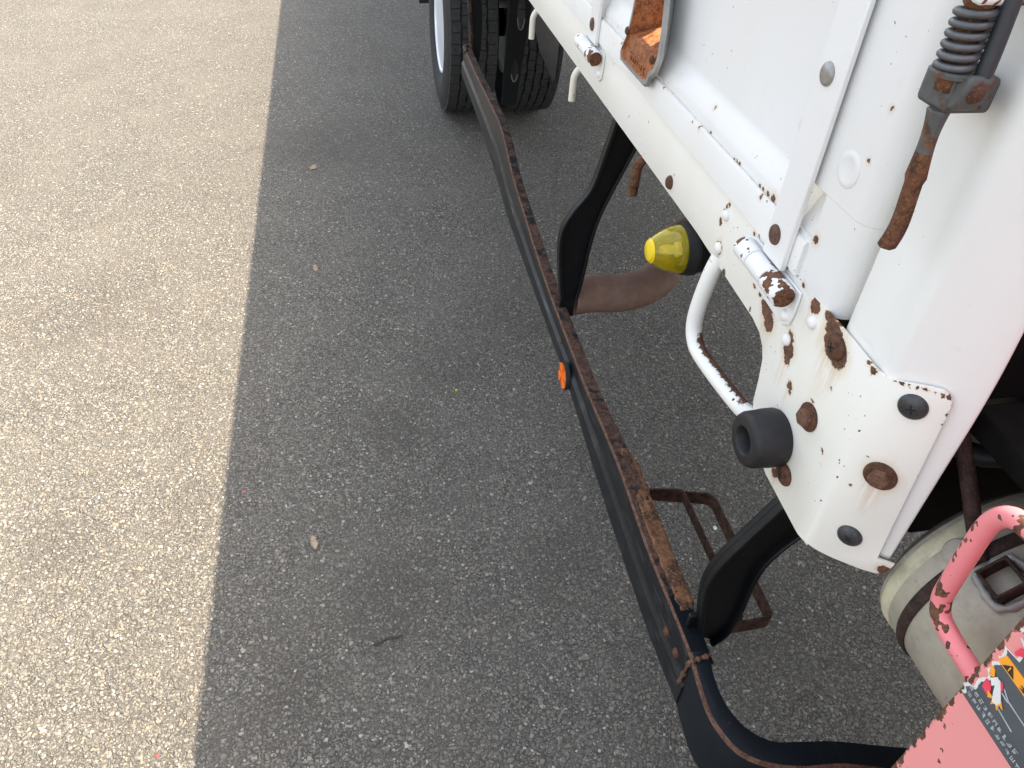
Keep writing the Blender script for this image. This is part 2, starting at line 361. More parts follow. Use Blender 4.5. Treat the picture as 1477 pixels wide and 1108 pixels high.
def place(me_obj_src, name, loc, normal, parent, roll=0.0, scale=1.0):
    o = me_obj_src.copy(); o.name = name; COL.objects.link(o)
    o.parent = None; q = Vector(normal).to_track_quat('Z', 'Y'); o.rotation_mode = 'QUATERNION'
    from mathutils import Quaternion
    o.rotation_quaternion = q @ Quaternion((0, 0, 1), roll); o.location = loc; o.scale = (scale,) * 3
    o.parent = parent; o.matrix_parent_inverse = parent.matrix_world.inverted()
    return o
def tag(o, label, cat, group=None, kind=None):
    if label: o['label'] = label
    if cat: o['category'] = cat
    if group: o['group'] = group
    if kind: o['kind'] = kind
    return o

# ------------------------------------------------------------------ ground
def ground():
    S = 150.0
    g = pyd('asphalt', [(-S, -S, 0), (S, -S, 0), (S, S, 0), (-S, S, 0)], [(0, 1, 2, 3)], 'asphalt', smooth=None, recalc=False)
    g['kind'] = 'structure'
ground()
def aggregate():
    import numpy as np
    rg = np.random.default_rng(5); sp = .0066
    gy, gx = np.meshgrid(np.arange(.38, 3.1, sp), np.arange(-1.75, 1.15, sp), indexing='ij')
    x = (gx + rg.uniform(-.5, .5, gx.shape) * sp * .95).ravel(); y = (gy + rg.uniform(-.5, .5, gy.shape) * sp * .95).ravel()
    keep = (x > -1.02 - .30 * y) & (x < .62 + .16 * y) & (rg.random(x.size) < np.clip((3.1 - y) / 1.1, 0, .78))
    clus = np.array([mnoise.noise(Vector((a * 9, b * 9, 0))) for a, b in zip(x, y)]); keep &= rg.random(x.size) < .80 + .5 * clus
    x, y = x[keep], y[keep]; n = x.size; K = 6
    r = .0016 + .0034 * rg.random(n) ** 2.4; h = r * rg.uniform(.08, .42, n); rot = rg.uniform(0, 6.28, n); el = rg.uniform(.6, 1.0, n)
    ang = (np.arange(K) / K * 2 * np.pi)[None] + rg.uniform(-.35, .35, (n, K)); rad = r[:, None] * rg.uniform(.75, 1.15, (n, K))
    V = np.zeros((n, 2 * K, 3)); tx, ty = rg.normal(0, .15, (2, n))
    for lay, (kr, kz) in enumerate(((1.0, 0.0), (.72, 1.0))):
        a = rad * kr * np.cos(ang); b = rad * kr * np.sin(ang) * el[:, None]
        V[:, lay * K:(lay + 1) * K, 0] = x[:, None] + a * np.cos(rot)[:, None] - b * np.sin(rot)[:, None]
        V[:, lay * K:(lay + 1) * K, 1] = y[:, None] + a * np.sin(rot)[:, None] + b * np.cos(rot)[:, None]
        V[:, lay * K:(lay + 1) * K, 2] = (-.0006 if lay == 0 else h[:, None] + a * tx[:, None] + b * ty[:, None])
    i = np.arange(K); j = (i + 1) % K
    q = np.stack([i, j, K + j, K + i], 1)
    base = (np.arange(n) * 2 * K)[:, None]
    quads = (base[:, :, None] + q[None]).reshape(n, -1); tops = base + np.arange(K, 2 * K)[None]
    loops = np.concatenate([quads, tops], 1).ravel().astype(np.int32)
    sizes = np.tile(np.array([4] * K + [K], np.int32), n); starts = np.concatenate([[0], np.cumsum(sizes)[:-1]]).astype(np.int32)
    me = bpy.data.meshes.new('aggregate'); me.vertices.add(n * 2 * K); me.vertices.foreach_set('co', V.astype(np.float32).ravel())
    me.loops.add(loops.size); me.loops.foreach_set('vertex_index', loops)
    me.polygons.add(sizes.size); me.polygons.foreach_set('loop_start', starts)
    me.update(calc_edges=True); me.validate()
    o = link('aggregate', me, 'stone'); o['kind'] = 'stuff'; o['label'] = 'small grey and tan stones bedded in the asphalt surface'; o['category'] = 'gravel'
aggregate()

# ------------------------------------------------------------------ the truck
truck = bpy.data.objects.new('flatbed_truck', None); COL.objects.link(truck)
truck.location = (1.0, 2.4, 0); truck.empty_display_size = .3
bpy.context.view_layer.update()
tag(truck, 'white flatbed truck with rust-chipped drop side, black side guard and faded red crane base', 'truck')

# hardware prototypes (linked only through copies)
def proto_bolt():                       # flanged hex bolt
    v = []; f = []; n = 24
    rings = [(-.001, .0150), (.0016, .0150), (.0028, .0138), (.0034, .0105)]
    for a, r in rings: v += [(r * math.cos(2 * math.pi * k / n), r * math.sin(2 * math.pi * k / n), a) for k in range(n)]
    for i in range(3): f += [(i * n + k, i * n + (k + 1) % n, (i + 1) * n + (k + 1) % n, (i + 1) * n + k) for k in range(n)]
    f += [tuple(range(3 * n, 4 * n))]
    b = len(v)
    for a, r in ((.0022, .0097), (.0085, .0097), (.0098, .0080)): v += [(r * math.cos(math.pi * k / 3), r * math.sin(math.pi * k / 3), a) for k in range(6)]
    for i in range(2): f += [(b + i * 6 + k, b + i * 6 + (k + 1) % 6, b + (i + 1) * 6 + (k + 1) % 6, b + (i + 1) * 6 + k) for k in range(6)]
    f += [tuple(range(b + 12, b + 18))]; mi = [0] * (len(f) - 13) + [1] * 13
    me = bpy.data.meshes.new('bolt'); me.from_pydata(v, [], f); me.materials.append(M['bolt_rust']); me.materials.append(M['hex_rust']); me.polygons.foreach_set('material_index', mi)
    for p in me.polygons: p.use_smooth = True
    me.set_sharp_from_angle(angle=R(30)); return bpy.data.objects.new('bolt', me)
def proto_dome(name, mat, r=.009, h=.004, cross=False):
    v = []; f = []; n = 24; mi = []
    rings = [(-.001, r), (.0006, r)] + [(.0006 + h * math.sin(a), r * math.cos(a)) for a in (.35, .75, 1.15, 1.45)]
    for a, q in rings: v += [(q * math.cos(2 * math.pi * k / n), q * math.sin(2 * math.pi * k / n), a) for k in range(n)]
    for i in range(len(rings) - 1): f += [(i * n + k, i * n + (k + 1) % n, (i + 1) * n + (k + 1) % n, (i + 1) * n + k) for k in range(n)]
    f += [tuple(range((len(rings) - 1) * n, len(rings) * n))]; mi = [0] * len(f)
    if cross:
        for sx, sy in ((.34, .07), (.07, .34)):  # black bars stand for the shade inside the sunken cross slot
            bv, bf = boxv((-r * sx, -r * sy, 0), (r * sx, r * sy, h * 1.02 + .0006)); b = len(v); v += bv; f += [tuple(b + i for i in q) for q in bf]; mi += [1] * 6
    me = bpy.data.meshes.new(name); me.from_pydata(v, [], f); me.materials.append(M[mat]); me.materials.append(M['gasket'])
    me.polygons.foreach_set('material_index', mi)
    for p in me.polygons: p.use_smooth = True
    me.set_sharp_from_angle(angle=R(45)); return bpy.data.objects.new(name, me)
P_bolt = proto_bolt()
P_screw = proto_dome('screw', 'screw', .0122, .0055, True)
P_rscrew = proto_dome('screw', 'bolt_rust', .0138, .0064, True)
P_rivw = proto_dome('rivet', 'rivet_white', .0070, .0045)
P_rivg = proto_dome('rivet', 'rivet', .0104, .0040)
P_rivr = proto_dome('rivet', 'rivet_rust', .0105, .0035)
P_fix = proto_dome('bolt', 'bolt_rust', .0095, .006)
OUT = (-1, 0, 0); CH = (-math.cos(TH), -math.sin(TH), 0)

# ---- bed skirt with its folded corner plate: one pressed sheet, drawn flat as (s, z) and bent round the corner
def skirt():
    arc = lambda c, r, a0, a1, n=5: [(c[0] + r * math.cos(R(a0 + (a1 - a0) * k / n)), c[1] + r * math.sin(R(a0 + (a1 - a0) * k / n))) for k in range(n + 1)]
    Y = lambda y: .415 - y
    out_ = [(Y(7.6), 1.0995), (Y(7.6), 1.0225), (Y(.80), 1.0215), (Y(.72), 1.0175), (Y(.625), 1.0135), (Y(.605), 1.009), (Y(.592), 1.000), (Y(.584), .988), (Y(.579), .965), (Y(.575), .935), (Y(.560), .908), (Y(.535), .893), (Y(.510), .8835), (Y(.430), .8785), (Y(.420), .8790), (.0, .8800), (.030, .8840), (.055, .8895), (.068, .8945), (.0745, .901), (.0765, .9105), (.0775, .9165), (.0625, .9125)]
    out_ += [(.0595, .96), (.0560, 1.03), (.0525, 1.098), (.0515, 1.106), (.0475, 1.1125), (.041, 1.1145), (.030, 1.112), (.012, 1.106), (-.004, 1.1015), (-.018, 1.1005), (Y(.47), 1.1015), (Y(.52), 1.1010), (Y(.60), 1.0995)]
    bm = bmesh.new(); bm.faces.new([bm.verts.new((a, 0, b)) for a, b in out_])
    for s in (-.022, -.016, -.010, -.005, 0, .005, .010, .016, .022):
        g = bm.verts[:] + bm.edges[:] + bm.faces[:]
        bmesh.ops.bisect_plane(bm, geom=g, plane_co=(s, 0, 0), plane_no=(1, 0, 0))
    bmesh.ops.triangulate(bm, faces=[f for f in bm.faces if len(f.verts) > 4])
    def bend(s):
        L = .022
        if s <= -L: return 0.0, .415 - s
        if s >= L: x, y = s * math.sin(TH), .415 - s * math.cos(TH); return x, y
        t = (s + L) / (2 * L); p0 = Vector((0, .415 + L)); p1 = Vector((0, .415)); p2 = Vector((L * math.sin(TH), .415 - L * math.cos(TH)))
        q = p0 * (1 - t) ** 2 + p1 * 2 * t * (1 - t) + p2 * t * t; return q.x, q.y
    for v in bm.verts: x, y = bend(v.co.x); v.co = (x, y, v.co.z)
    bmesh.ops.recalc_face_normals(bm, faces=bm.faces)
    if sum(f.normal.x * f.calc_area() for f in bm.faces) > 0: bmesh.ops.reverse_faces(bm, faces=bm.faces)
    me = bpy.data.meshes.new('bed_skirt'); bm.to_mesh(me); bm.free()
    o = link('bed_skirt', me, 'skirt', truck, 30)
    sd = o.modifiers.new('thick', 'SOLIDIFY'); sd.thickness = .0032; sd.offset = -1
    bevel(o, .0009, 2, 60)
    return o
sk = skirt()
for y, z in ((.907, 1.037), (.482, .997)): place(P_bolt if y < .6 else P_fix, 'bolt', (0, y, z), OUT, sk, .3)
for y, z in ((.738, 1.079), (.736, 1.037), (.556, 1.037), (.528, 1.079)): place(P_rivw, 'rivet', (0, y, z), OUT, sk)
place(P_rscrew, 'screw', (0, .484, 1.083), OUT, sk, .5, .92)
place(P_rscrew, 'screw', (0, .481, .914), OUT, sk, .2, .9)
place(P_screw, 'screw', cham(.0275, 1.089), CH, sk, .4)
place(P_bolt, 'bolt', cham(.0307, 1.007), CH, sk, .15, .98)
place(P_screw, 'screw', cham(.0322, .923), CH, sk, .9, .98)

# ---- front corner post behind the plate
def post():
    pr = [(.040, .506), (.026, .5035), (.012, .497), (.0050, .488), (.0105, .468), (.0115, .450), (.0060, .434), (.0045, .424), (.0062, .416), (.0115, .4085), (.0440, .3705), (.0485, .3660), (.0506, .3645), (.0524, .3648), (.0536, .3672), (.0540, .372), (.0540, .388)]
    zs = [.9135, .94, 1.0, 1.06, 1.12, 1.17, 1.22, 1.28, 1.36, 1.43]; v = []; f = []; n = len(pr)
    for z in zs:
        for k, (x, y) in enumerate(pr):
            q = max(0, min(1, (z - 1.10) / .12)); q = q * q * (3 - 2 * q)
            dx = 0.0
            if 4 <= k <= 5: dx = -.0065 * (1 - q)
            nar = max(0, min(1, (z - 1.14) / .2))
            if k >= 11: x -= .010 * nar; y += .012 * nar
            v.append((x + dx, y, z))
    for i in range(len(zs) - 1):
        for k in range(n - 1): f.append((i * n + k, i * n + k + 1, (i + 1) * n + k + 1, (i + 1) * n + k))
    o = pyd('corner_post', v, f, 'post', truck, 60, recalc=False)
    me = o.data
    if sum(p.normal.x * p.area for p in me.polygons) > 0: me.flip_normals()
    sb = o.modifiers.new('s', 'SUBSURF'); sb.levels = sb.render_levels = 2
    sd = o.modifiers.new('thick', 'SOLIDIFY'); sd.thickness = .002; sd.offset = -1
    return o
pst = post()
box('post_core', (.03, .392, .92), (.075, .496, 1.42), 'dark', pst, .004)

# ---- drop side (gate): pressed panel, bottom rail, end stile
GT = 1.425
def gate():
    prof = [(.0035, 1.1355), (.0030, 1.1415), (.0025, 1.1475), (.0040, 1.1530), (.0120, 1.1700), (.0150, 1.1765), (.0158, 1.1805), (.0158, 1.37), (.014, 1.38), (.0, 1.392), (-.002, 1.397), (-.002, GT - .004), (.002, GT), (.034, GT), (.038, GT - .004), (.038, 1.397), (.034, 1.39), (.0185, 1.378), (.0185, 1.1790), (.0065, 1.152), (.0060, 1.1355)]
    mid = [(.0035, 1.1355), (.0030, 1.1415), (.0025, 1.1475), (.0040, 1.1530), (.0120, 1.1700), (.0140, 1.1750), (.0165, 1.1750), (.0065, 1.152), (.0060, 1.1355)]
    topp = [(.0158, 1.228)] + prof[7:18] + [(.0185, 1.228)]
    root = None
    fr = lambda y: (Vector((0, y, 0)), Vector((1, 0, 0)), Vector((0, 0, 1)))
    v = []; f = []
    def add(p, y0, y1):
        b = len(v); n = len(p)
        for y in (y0, y1): v.extend([(x, y, z) for x, z in p])
        f.extend([(b + k, b + (k + 1) % n, b + n + (k + 1) % n, b + n + k) for k in range(n)])
        f.extend([tuple(b + k for k in range(n)), tuple(b + n + k for k in range(n))])
    add(prof, 7.6, 1.096); add(mid, 1.096, 1.046); add(topp, 1.096, 1.046); add(prof, 1.046, .5745)
    g = pyd('side_gate', v, f, 'gate', truck, 22)
    # bottom rail
    pr = [(-.004, 1.1022), (-.0042, 1.135), (-.003, 1.1385), (.0, 1.1392), (.0022, 1.1380), (.0022, 1.1050), (.022, 1.1050), (.022, 1.1022)]
    sweep('bottom_rail', [fr(7.6), fr(3.0), fr(1.5), fr(.5745)], pr, 'rail_white', g)
    # end stile: flush plate with rounded outer corner
    a = [(.030, .5065)] + [(.020 - .0195 * math.sin(R(t)), .5265 - .0195 * math.cos(R(t))) for t in (5, 20, 35, 50, 65, 80, 90)] + [(.0, .545), (-.0003, .5995), (.003, .5995), (.0035, .545), (.030, .520)]
    sweep('end_stile', [(Vector((0, 0, z)), Vector((1, 0, 0)), Vector((0, 1, 0))) for z in (1.190, 1.30, GT - .002)], a, 'gate', g, smooth=40)
    a2 = [(x, min(y, .572)) for x, y in a]
    sweep('end_stile', [(Vector((0, 0, z)), Vector((1, 0, 0)), Vector((0, 1, 0))) for z in (1.0955, 1.12, 1.1898)], a2, 'gate', g, smooth=40)
    b2 = [(-.0001, .5725), (-.0003, .5995), (.003, .5995), (.003, .5725)]
    sweep('end_stile', [(Vector((0, 0, z)), Vector((1, 0, 0)), Vector((0, 1, 0))) for z in (1.1035, 1.1446)], b2, 'gate', g)
    # pressed ring
    lathe('pressed_boss', [(-.001, .0165), (.0004, .0158), (.0012, .0135), (.0012, .011), (.0006, .009)], OUT, (-.0002, .556, 1.222), 'gate', g, 32)
    return g
gate_o = gate()
for k, dy in enumerate((0, .693, 1.386, 2.079)):                      # strap hinges
    pr = [(-.0088, .5900), (-.0098, .5910), (-.0098, .6310), (-.0088, .6325), (-.0044, .6325), (-.0044, .5900)]
    st = sweep('hinge_strap', [(Vector((0, dy, z)), Vector((1, 0, 0)), Vector((0, 1, 0))) for z in (1.097, 1.2, 1.388)], pr, 'strap', gate_o, smooth=25)
    bevel(st, .0012)
    # packing behind the strap over the pressed panel
    box('strap_packing', (-.0043, .600 + dy, 1.1395), (.0157, .629 + dy, GT - .03), 'gate', gate_o, 0)
    place(P_rivg, 'rivet', (-.0098, .615 + dy, 1.2830), OUT, gate_o)
    place(P_rivr, 'rivet', (-.0098, .6175 + dy, 1.1235), OUT, gate_o)
    # leaf and knuckles
    lf = prism('hinge_leaf', [(.688, 1.084), (.690, 1.074), (.684, 1.066), (.640, 1.051), (.578, 1.0465), (.566, 1.0475), (.558, 1.054), (.5555, 1.068), (.5555, 1.0935), (.66, 1.0955)], -.0036, -.0004, lambda a, b, d: (d, a + dy, b), 'strap', sk, .0012)
    cx_, cz = -.0150, 1.0850
    lathe('hinge_knuckle', [(-.0175, .0105), (-.0165, .0115), (.0165, .0115), (.0175, .0105)], (0, 1, 0), (cx_, .6140 + dy, cz), 'hinge', gate_o, 28)
    lathe('hinge_knuckle', [(-.0150, .0108), (-.0140, .0118), (.0130, .0118), (.0142, .0105)], (0, 1, 0), (cx_, .6475 + dy, cz), 'hinge_rust', sk, 28)
    lathe('hinge_knuckle', [(-.0165, .0112), (-.0152, .0125), (.0155, .0125), (.0165, .0112)], (0, 1, 0), (cx_, .5790 + dy, cz), 'hinge_rust', sk, 28)
    lathe('hinge_pin', [(-.0022, .0090), (-.0016, .0106), (.0, .0110)], (0, 1, 0), (cx_, .5625 + dy, cz), 'rust', sk, 24)
    place(P_rivw, 'rivet', (-.0036, .5675 + dy, 1.0595), OUT, sk, 0, .95)

# ---- rusty cast latch pocket on the gate: open through the gate, so the sun reaches its floor from behind
def pocket():
    o_ = [(1.132, 1.148), (1.140, 1.134), (1.134, 1.1235), (1.028, 1.1235), (1.012, 1.129), (1.006, 1.142), (.990, 1.153), (.981, 1.172), (.983, 1.205), (.990, 1.240), (1.002, 1.29), (1.012, 1.33), (1.098, 1.33), (1.105, 1.29), (1.110, 1.24), (1.113, 1.205), (1.118, 1.178), (1.124, 1.160)]
    c = Vector((1.058, 1.20)); X1 = -.016
    def ins(d):
        r_ = []
        for p in o_:
            w_ = Vector(p) - c; w_ = w_ * max(.2, 1 - d / w_.length); r_.append((c.x + w_.x, c.y + w_.y))
        return r_
    n = len(o_); v = []; f = []; mi = []
    def ring(pts, x): v.extend([((x(p) if callable(x) else x), p[0], p[1]) for p in pts])
    ring([(a + (.055 if a < 1.05 else .0), b) for a, b in o_], .0170); ring(ins(-.001), X1 + .004); ring(ins(.002), X1); ring(ins(.0085), X1 - .0005)
    ring(ins(.0110), X1 + .004); ring([(max(a, 1.000 if b < 1.165 else 1.030), max(b, 1.168)) for a, b in ins(.017)], lambda p: X1 + (.004 if p[1] < 1.1685 else .020))
    hole = [(max(1.050, min(1.092, a)), max(1.182, min(1.224, b))) for a, b in ins(.026)]
    v.extend([(.0165, a, b) for a, b in hole]); v.extend([(.024, a, b) for a, b in hole])
    for i in range(7):
        for k in range(n): f.append((i * n + k, i * n + (k + 1) % n, (i + 1) * n + (k + 1) % n, (i + 1) * n + k)); mi.append(0 if i < 3 else 1)
    o = pyd('latch_pocket', v, f, ['castgrey', 'dish_rust'], gate_o, 40, mi)
    place(P_fix, 'bolt', (-.016, 1.006, 1.166), OUT, gate_o, 0, .62)
    place(P_fix, 'bolt', (-.016, 1.118, 1.170), OUT, gate_o, 0, .62)
    for k, dz in enumerate((.0, .0085)): box('cast_ridge', (X1 + .0015, 1.036, 1.1355 + dz), (X1 + .005, 1.104, 1.1372 + dz), 'dish_rust', gate_o, .0006)
    for k in range(7): box('cast_ridge', (X1 + .0018, 1.040 + k * .009, 1.1378), (X1 + .005, 1.0435 + k * .009, 1.1430), 'dish_rust', gate_o, .0006)
pocket()

# ---- rubber stop
bs = lathe('rubber_stop', [(0, .0305), (.004, .0318), (.017, .0318), (.020, .0312), (.034, .0306), (.0385, .0285), (.0405, .0245), (.0405, .0165), (.0385, .0145), (.020, .0125), (.016, .0)], OUT, (0, .514, .938), 'rubber', truck, 48, 45)

# ---- grab handle under the skirt
tube('grab_handle', [(.004, .735, 1.026), (-.002, .735, 1.00), (-.006, .737, .955), (-.007, .7345, .925), (-.007, .722, .908), (-.007, .700, .903), (-.007, .640, .909), (-.004, .585, .915), (.004, .560, .918)], .0104, 'handle', truck, 20, 8)
# ---- side marker lamp
ml = lathe('marker_lamp', [(-.035, .020), (-.034, .030), (-.012, .0335), (-.010, .0355), (-.003, .0358), (.0, .0340), (.004, .0345), (.007, .0335)], OUT, (-.0, .823, .9835), 'gasket', truck, 40)
lp = [(.006, .0322), (.012, .0318), (.022, .0292), (.032, .0255), (.041, .0205), (.047, .0165), (.0475, .0150), (.0500, .0138), (.0515, .0110), (.0518, .0)]
def lens_mesh():
    seg = 72; v = []; f = []; mi = []
    q = Vector(OUT).to_track_quat('Z', 'Y'); org = Vector((0, .823, .9835))
    pr = lp + [(a - .0022, max(r - .0022, 0)) for a, r in reversed(lp[:-1])] 
    for a, r in pr:
        for k in range(seg):
            rr = r * (1 + (.010 if (k // 3) % 2 else -.008) * (1 if .008 < a < .040 else 0)); t = 2 * math.pi * k / seg
            v.append(org + q @ Vector((rr * math.cos(t), rr * math.sin(t), a)))
    for i in range(len(pr) - 1):
        for k in range(seg): f.append((i * seg + k, i * seg + (k + 1) % seg, (i + 1) * seg + (k + 1) % seg, (i + 1) * seg + k)); mi.append(1 if 5 <= i <= 8 else 0)
    return pyd('lens', v, f, ['lens', 'lens_cap'], ml, 30, mi)
lens_mesh()
lathe('bulb', [(0, .010), (.012, .010), (.014, .006), (.026, .0075), (.034, .005), (.036, 0)], OUT, (0, .823, .9835), 'bulb', ml, 20)
lathe('reflector_base', [(.0, .031), (.003, .030), (.004, .0)], OUT, (-.001, .823, .9835), 'bulb', ml, 32)  # pale disc added to throw light back through the lens
box('lamp_bracket', (.02, .800, .985), (.05, .846, 1.06), 'black', ml, .003)
# ---- rope hooks
for y, mt, r in ((1.775, 'hook', .0068), (1.406, 'hook', .0068), (1.025, 'rust', .0074), (2.15, 'hook', .0068), (2.52, 'hook', .0068)):
    tube('rope_hook', [(.09, y, 1.030), (.03, y, 1.026), (.008, y, 1.0195), (-.002, y, 1.006), (-.0035, y, .990), (-.0035, y, .959)], r, mt, truck, 16, 6)

# ---- bed structure seen only as darkness underneath
box('bed_floor', (.03, .47, 1.075), (2.0, 7.6, 1.10), 'dark', truck, 0)
box('far_gate', (1.97, .47, 1.06), (2.0, 7.6, GT), 'gate', truck, .003)
box('far_post', (1.93, .38, .95), (2.0, .465, 1.43), 'post', truck, .006)
for y in (1.2, 1.8, 2.4, 3.0, 3.6, 4.2, 4.8, 5.4, 6.0, 6.6, 7.2): box('cross_member', (.03, y, .985), (1.97, y + .06, 1.0745), 'dark', truck, .003)
for x in (.62, 1.30): box('frame_rail', (x, -.6, .72), (x + .075, 7.6, .984), 'dark', truck, .004)
box('front_sill', (.085, .475, .93), (1.92, .53, 1.0745), 'black', truck, .004)
box('dark_fill_box', (.27, .53, .70), (.60, .66, 1.05), 'dark', truck, .006)  # made-up dark box, fills in the blackness above the tank
box('sun_block_headboard', (.078, .395, 1.085), (1.925, .4695, 1.95), 'black', truck, .004)  # front wall added to stop sun leaking down past the bed front
box('sun_block_deck', (.078, .22, 1.06), (1.92, .394, 1.084), 'dark', truck, .003)  # added to shut out sun between the bed and the crane base
cabv = [(-.55, .62), (-.55, 2.22), (-.75, 2.34), (-1.75, 2.34), (-2.15, 1.45), (-2.22, .55), (-2.1, .45), (-.7, .45)]
cab = prism('cab', cabv, .02, 1.98, YZ, 'gate', truck, .04)  # out of view, added to cut sky light on the bed's front corner
box('rear_window', (.35, -.552, 1.5), (1.65, -.545, 2.0), 'gasket', cab, .01)
box('unseen_crane_column', (.62, -.36, .95), (1.28, .215, 2.6), 'pink', truck, .02)  # out of view, added to block sun from the gap ahead of the bed
lathe('axle', [(-.9, .06), (-.2, .065), (0, .16), (.2, .065), (.9, .06)], (1, 0, 0), (1.0, 3.86, .40), 'dark', truck, 20)

# ---- side guard
TOP = [(2.852, .602), (2.76, .603), (2.50, .610), (2.25, .619), (2.08, .615), (1.90, .563), (1.70, .530), (1.447, .500), (1.25, .495), (1.10, .496), (.90, .502), (.72, .488), (.60, .489), (.50, .489)]
BOT = [(2.852, .505), (2.76, .503), (2.50, .499), (2.25, .480), (2.08, .462), (1.90, .435), (1.70, .428), (1.447, .424), (1.25, .422), (1.10, .412), (.90, .385), (.72, .374), (.60, .370), (.50, .380)]
WID = [.026, .026, .025, .024, .024, .024, .025, .027, .027, .027, .030, .036, .032, .030]
def resample(a, n):
    c = catmull([(y, z, wv) for (y, z), wv in zip(a, WID)], n); return c
def rail():
    tc = catmull([(y, z, wv) for (y, z), wv in zip(TOP, WID)], 6); bc = catmull([(y, z, 0) for y, z in BOT], 6)
    path = []; pro = []
    for a, b in zip(tc, bc):
        wob = .0018 * mnoise.noise(Vector((a.x * 4, .3, 0)))
        H = a.y - b.y; W = a.z
        path.append((Vector((wob, a.x, a.y)), Vector((1, 0, 0)), Vector((0, 0, 1))))
        pro.append([(W, 0), (.0035, 0), (.0012, -.0012), (0, -.0042), (.0005, -.45 * H), (-.002, -.50 * H), (-.0062, -.56 * H), (-.0062, -.97 * H), (-.004, -H), (.0, -H), (.001, -.60 * H), (.0045, -.52 * H), (.0045, -.0045), (W, -.0045)])
    mi = lambda i, k: 3 if k in (0, 12, 13) and i >= 71 else 4 if k in (0, 12, 13) and i < 36 else 1 if k in (0, 12, 13) else 2 if k in (1, 2) else 0
    g = sweep('side_guard', path, lambda i: pro[i], ['rail_face', 'rail_top', 'rail_edge', 'rail_front', 'rail_far'], truck, mi, 25)
    return g
sg = rail()
def front_bend():
    pts = [((-.001, .520), (.030, .520)), ((-.003, .50), (.026, .503)), ((-.006, .475), (.021, .477)), ((-.008, .430), (.021, .442)), ((-.001, .397), (.030, .412)), ((.013, .371), (.043, .394)), ((.040, .352), (.064, .379)), ((.085, .338), (.095, .373)), ((.15, .332), (.152, .366)), ((.24, .308), (.247, .343)), ((.36, .285), (.367, .320)), ((.62, .24), (.627, .275))]
    o_ = catmull([(a[0], a[1], 0) for a, b in pts], 5); i_ = catmull([(b[0], b[1], 0) for a, b in pts], 5); v = []; f = []; mi = []
    n = 8
    for j, (a, b) in enumerate(zip(o_, i_)):
        zt = .4925 - .02 * max(0, (j - 35) / 25); d = (b - a); e = d.normalized()
        for p, z in ((b, zt), (a + e * .005, zt), (a + e * .0015, zt - .0014), (a, zt - .005), (a, zt - .118), (a + e * .004, zt - .118), (a + e * .005, zt - .0055), (b, zt - .0055)): v.append((p.x, p.y, z))
    for i in range(len(o_) - 1):
        for k in range(n): f.append((i * n + k, i * n + (k + 1) % n, (i + 1) * n + (k + 1) % n, (i + 1) * n + k)); mi.append(1 if k in (1, 2) else 0)
    f += [tuple(range(n)), tuple((len(o_) - 1) * n + k for k in range(n))]; mi += [0, 0]
    pyd('guard_bend', v, f, ['rail_front', 'rail_edge'], sg, 30, mi)
front_bend()
tube('weld_bead', [(-.004, .512, .42), (-.005, .509, .45), (-.004, .507, .487), (.001, .505, .4945), (.012, .507, .495), (.029, .510, .494)], lambda t: .0030 + .0012 * math.sin(t * 37) + .0008 * math.sin(t * 91), 'rail_edge', sg, 8, 10)
# flaking rust plate along the inner edge of the top flange
def crust():
    v = []; f = []; ny, nx = 120, 10
    for j in range(ny + 1):
        t = j / ny; y = .925 - .338 * t
        zt = .5015 - .0135 * min(1, t * 1.5) + .0030
        x0 = .010 + .004 * mnoise.noise(Vector((y * 60, 0, 0))); x1 = .0415 + .0035 * mnoise.noise(Vector((y * 45, 3, 0))) - .012 * max(0, 1 - t * 9) ** 1.5
        if t > .95: x1 -= .006 * (t - .95) / .05
        for i in range(nx + 1):
            s = i / nx; h = (.0017 * math.sin(math.pi * min(1, max(0, s))) ** .4) * (1 + .9 * mnoise.noise(Vector((s * 4, y * 70, 1))) + .5 * mnoise.noise(Vector((s * 11, y * 190, 7))))
            if i in (0, nx) or j in (0, ny): h = -.004
            v.append((x0 + (x1 - x0) * s, y, zt - .0030 + h))
    for j in range(ny):
        for i in range(nx): a = j * (nx + 1) + i; f.append((a, a + 1, a + nx + 2, a + nx + 1))
    o = pyd('rust_plate', v, f, 'crust', sg, 70); return o
crust()
# rear end of the guard: the strip turns up and in to its end stay
tube('guard_lip', [(.004, 2.80, .600), (.006, 2.848, .601), (.014, 2.866, .601), (.030, 2.868, .603), (.032, 2.858, .640)], .0085, 'rail_far', sg, 8, 6)
def stay(name, y0, y1, L, Rr, fd=.006):
    poly = L + Rr[::-1]; fn = lambda a, b, d: (a, d, b)
    o = prism(name, poly, y0 + .004, y1, fn, 'black', sg, .003)
    # folded flanges standing proud of the web, towards the camera
    for side, ins in ((L, .007), (Rr, -.007)):
        n = len(side); v = []; f = []
        for (a, b) in side:
            for da, d in ((0, y0 - fd), (ins, y0 - fd), (ins, y0 + fd), (0, y0 + fd)): v.append((a + da, d, b))
        for i in range(n - 1):
            for k in range(4): f.append((i * 4 + k, i * 4 + (k + 1) % 4, (i + 1) * 4 + (k + 1) % 4, (i + 1) * 4 + k))
        f += [(0, 1, 2, 3), tuple(4 * (n - 1) + k for k in range(4))]
        fl = pyd('stay_flange', v, f, 'black', o, 30); bevel(fl, .0025, 3)
    return o
def foot(y, x0, x1, z0, z1):
    box('stay_foot', (x0, y - .004, z0), (x1, y + .004, z1), 'black', sg, .003)
def smooth2(p, n=6): return [(q.x, q.y) for q in catmull([(a, b, 0) for a, b in p], n)]
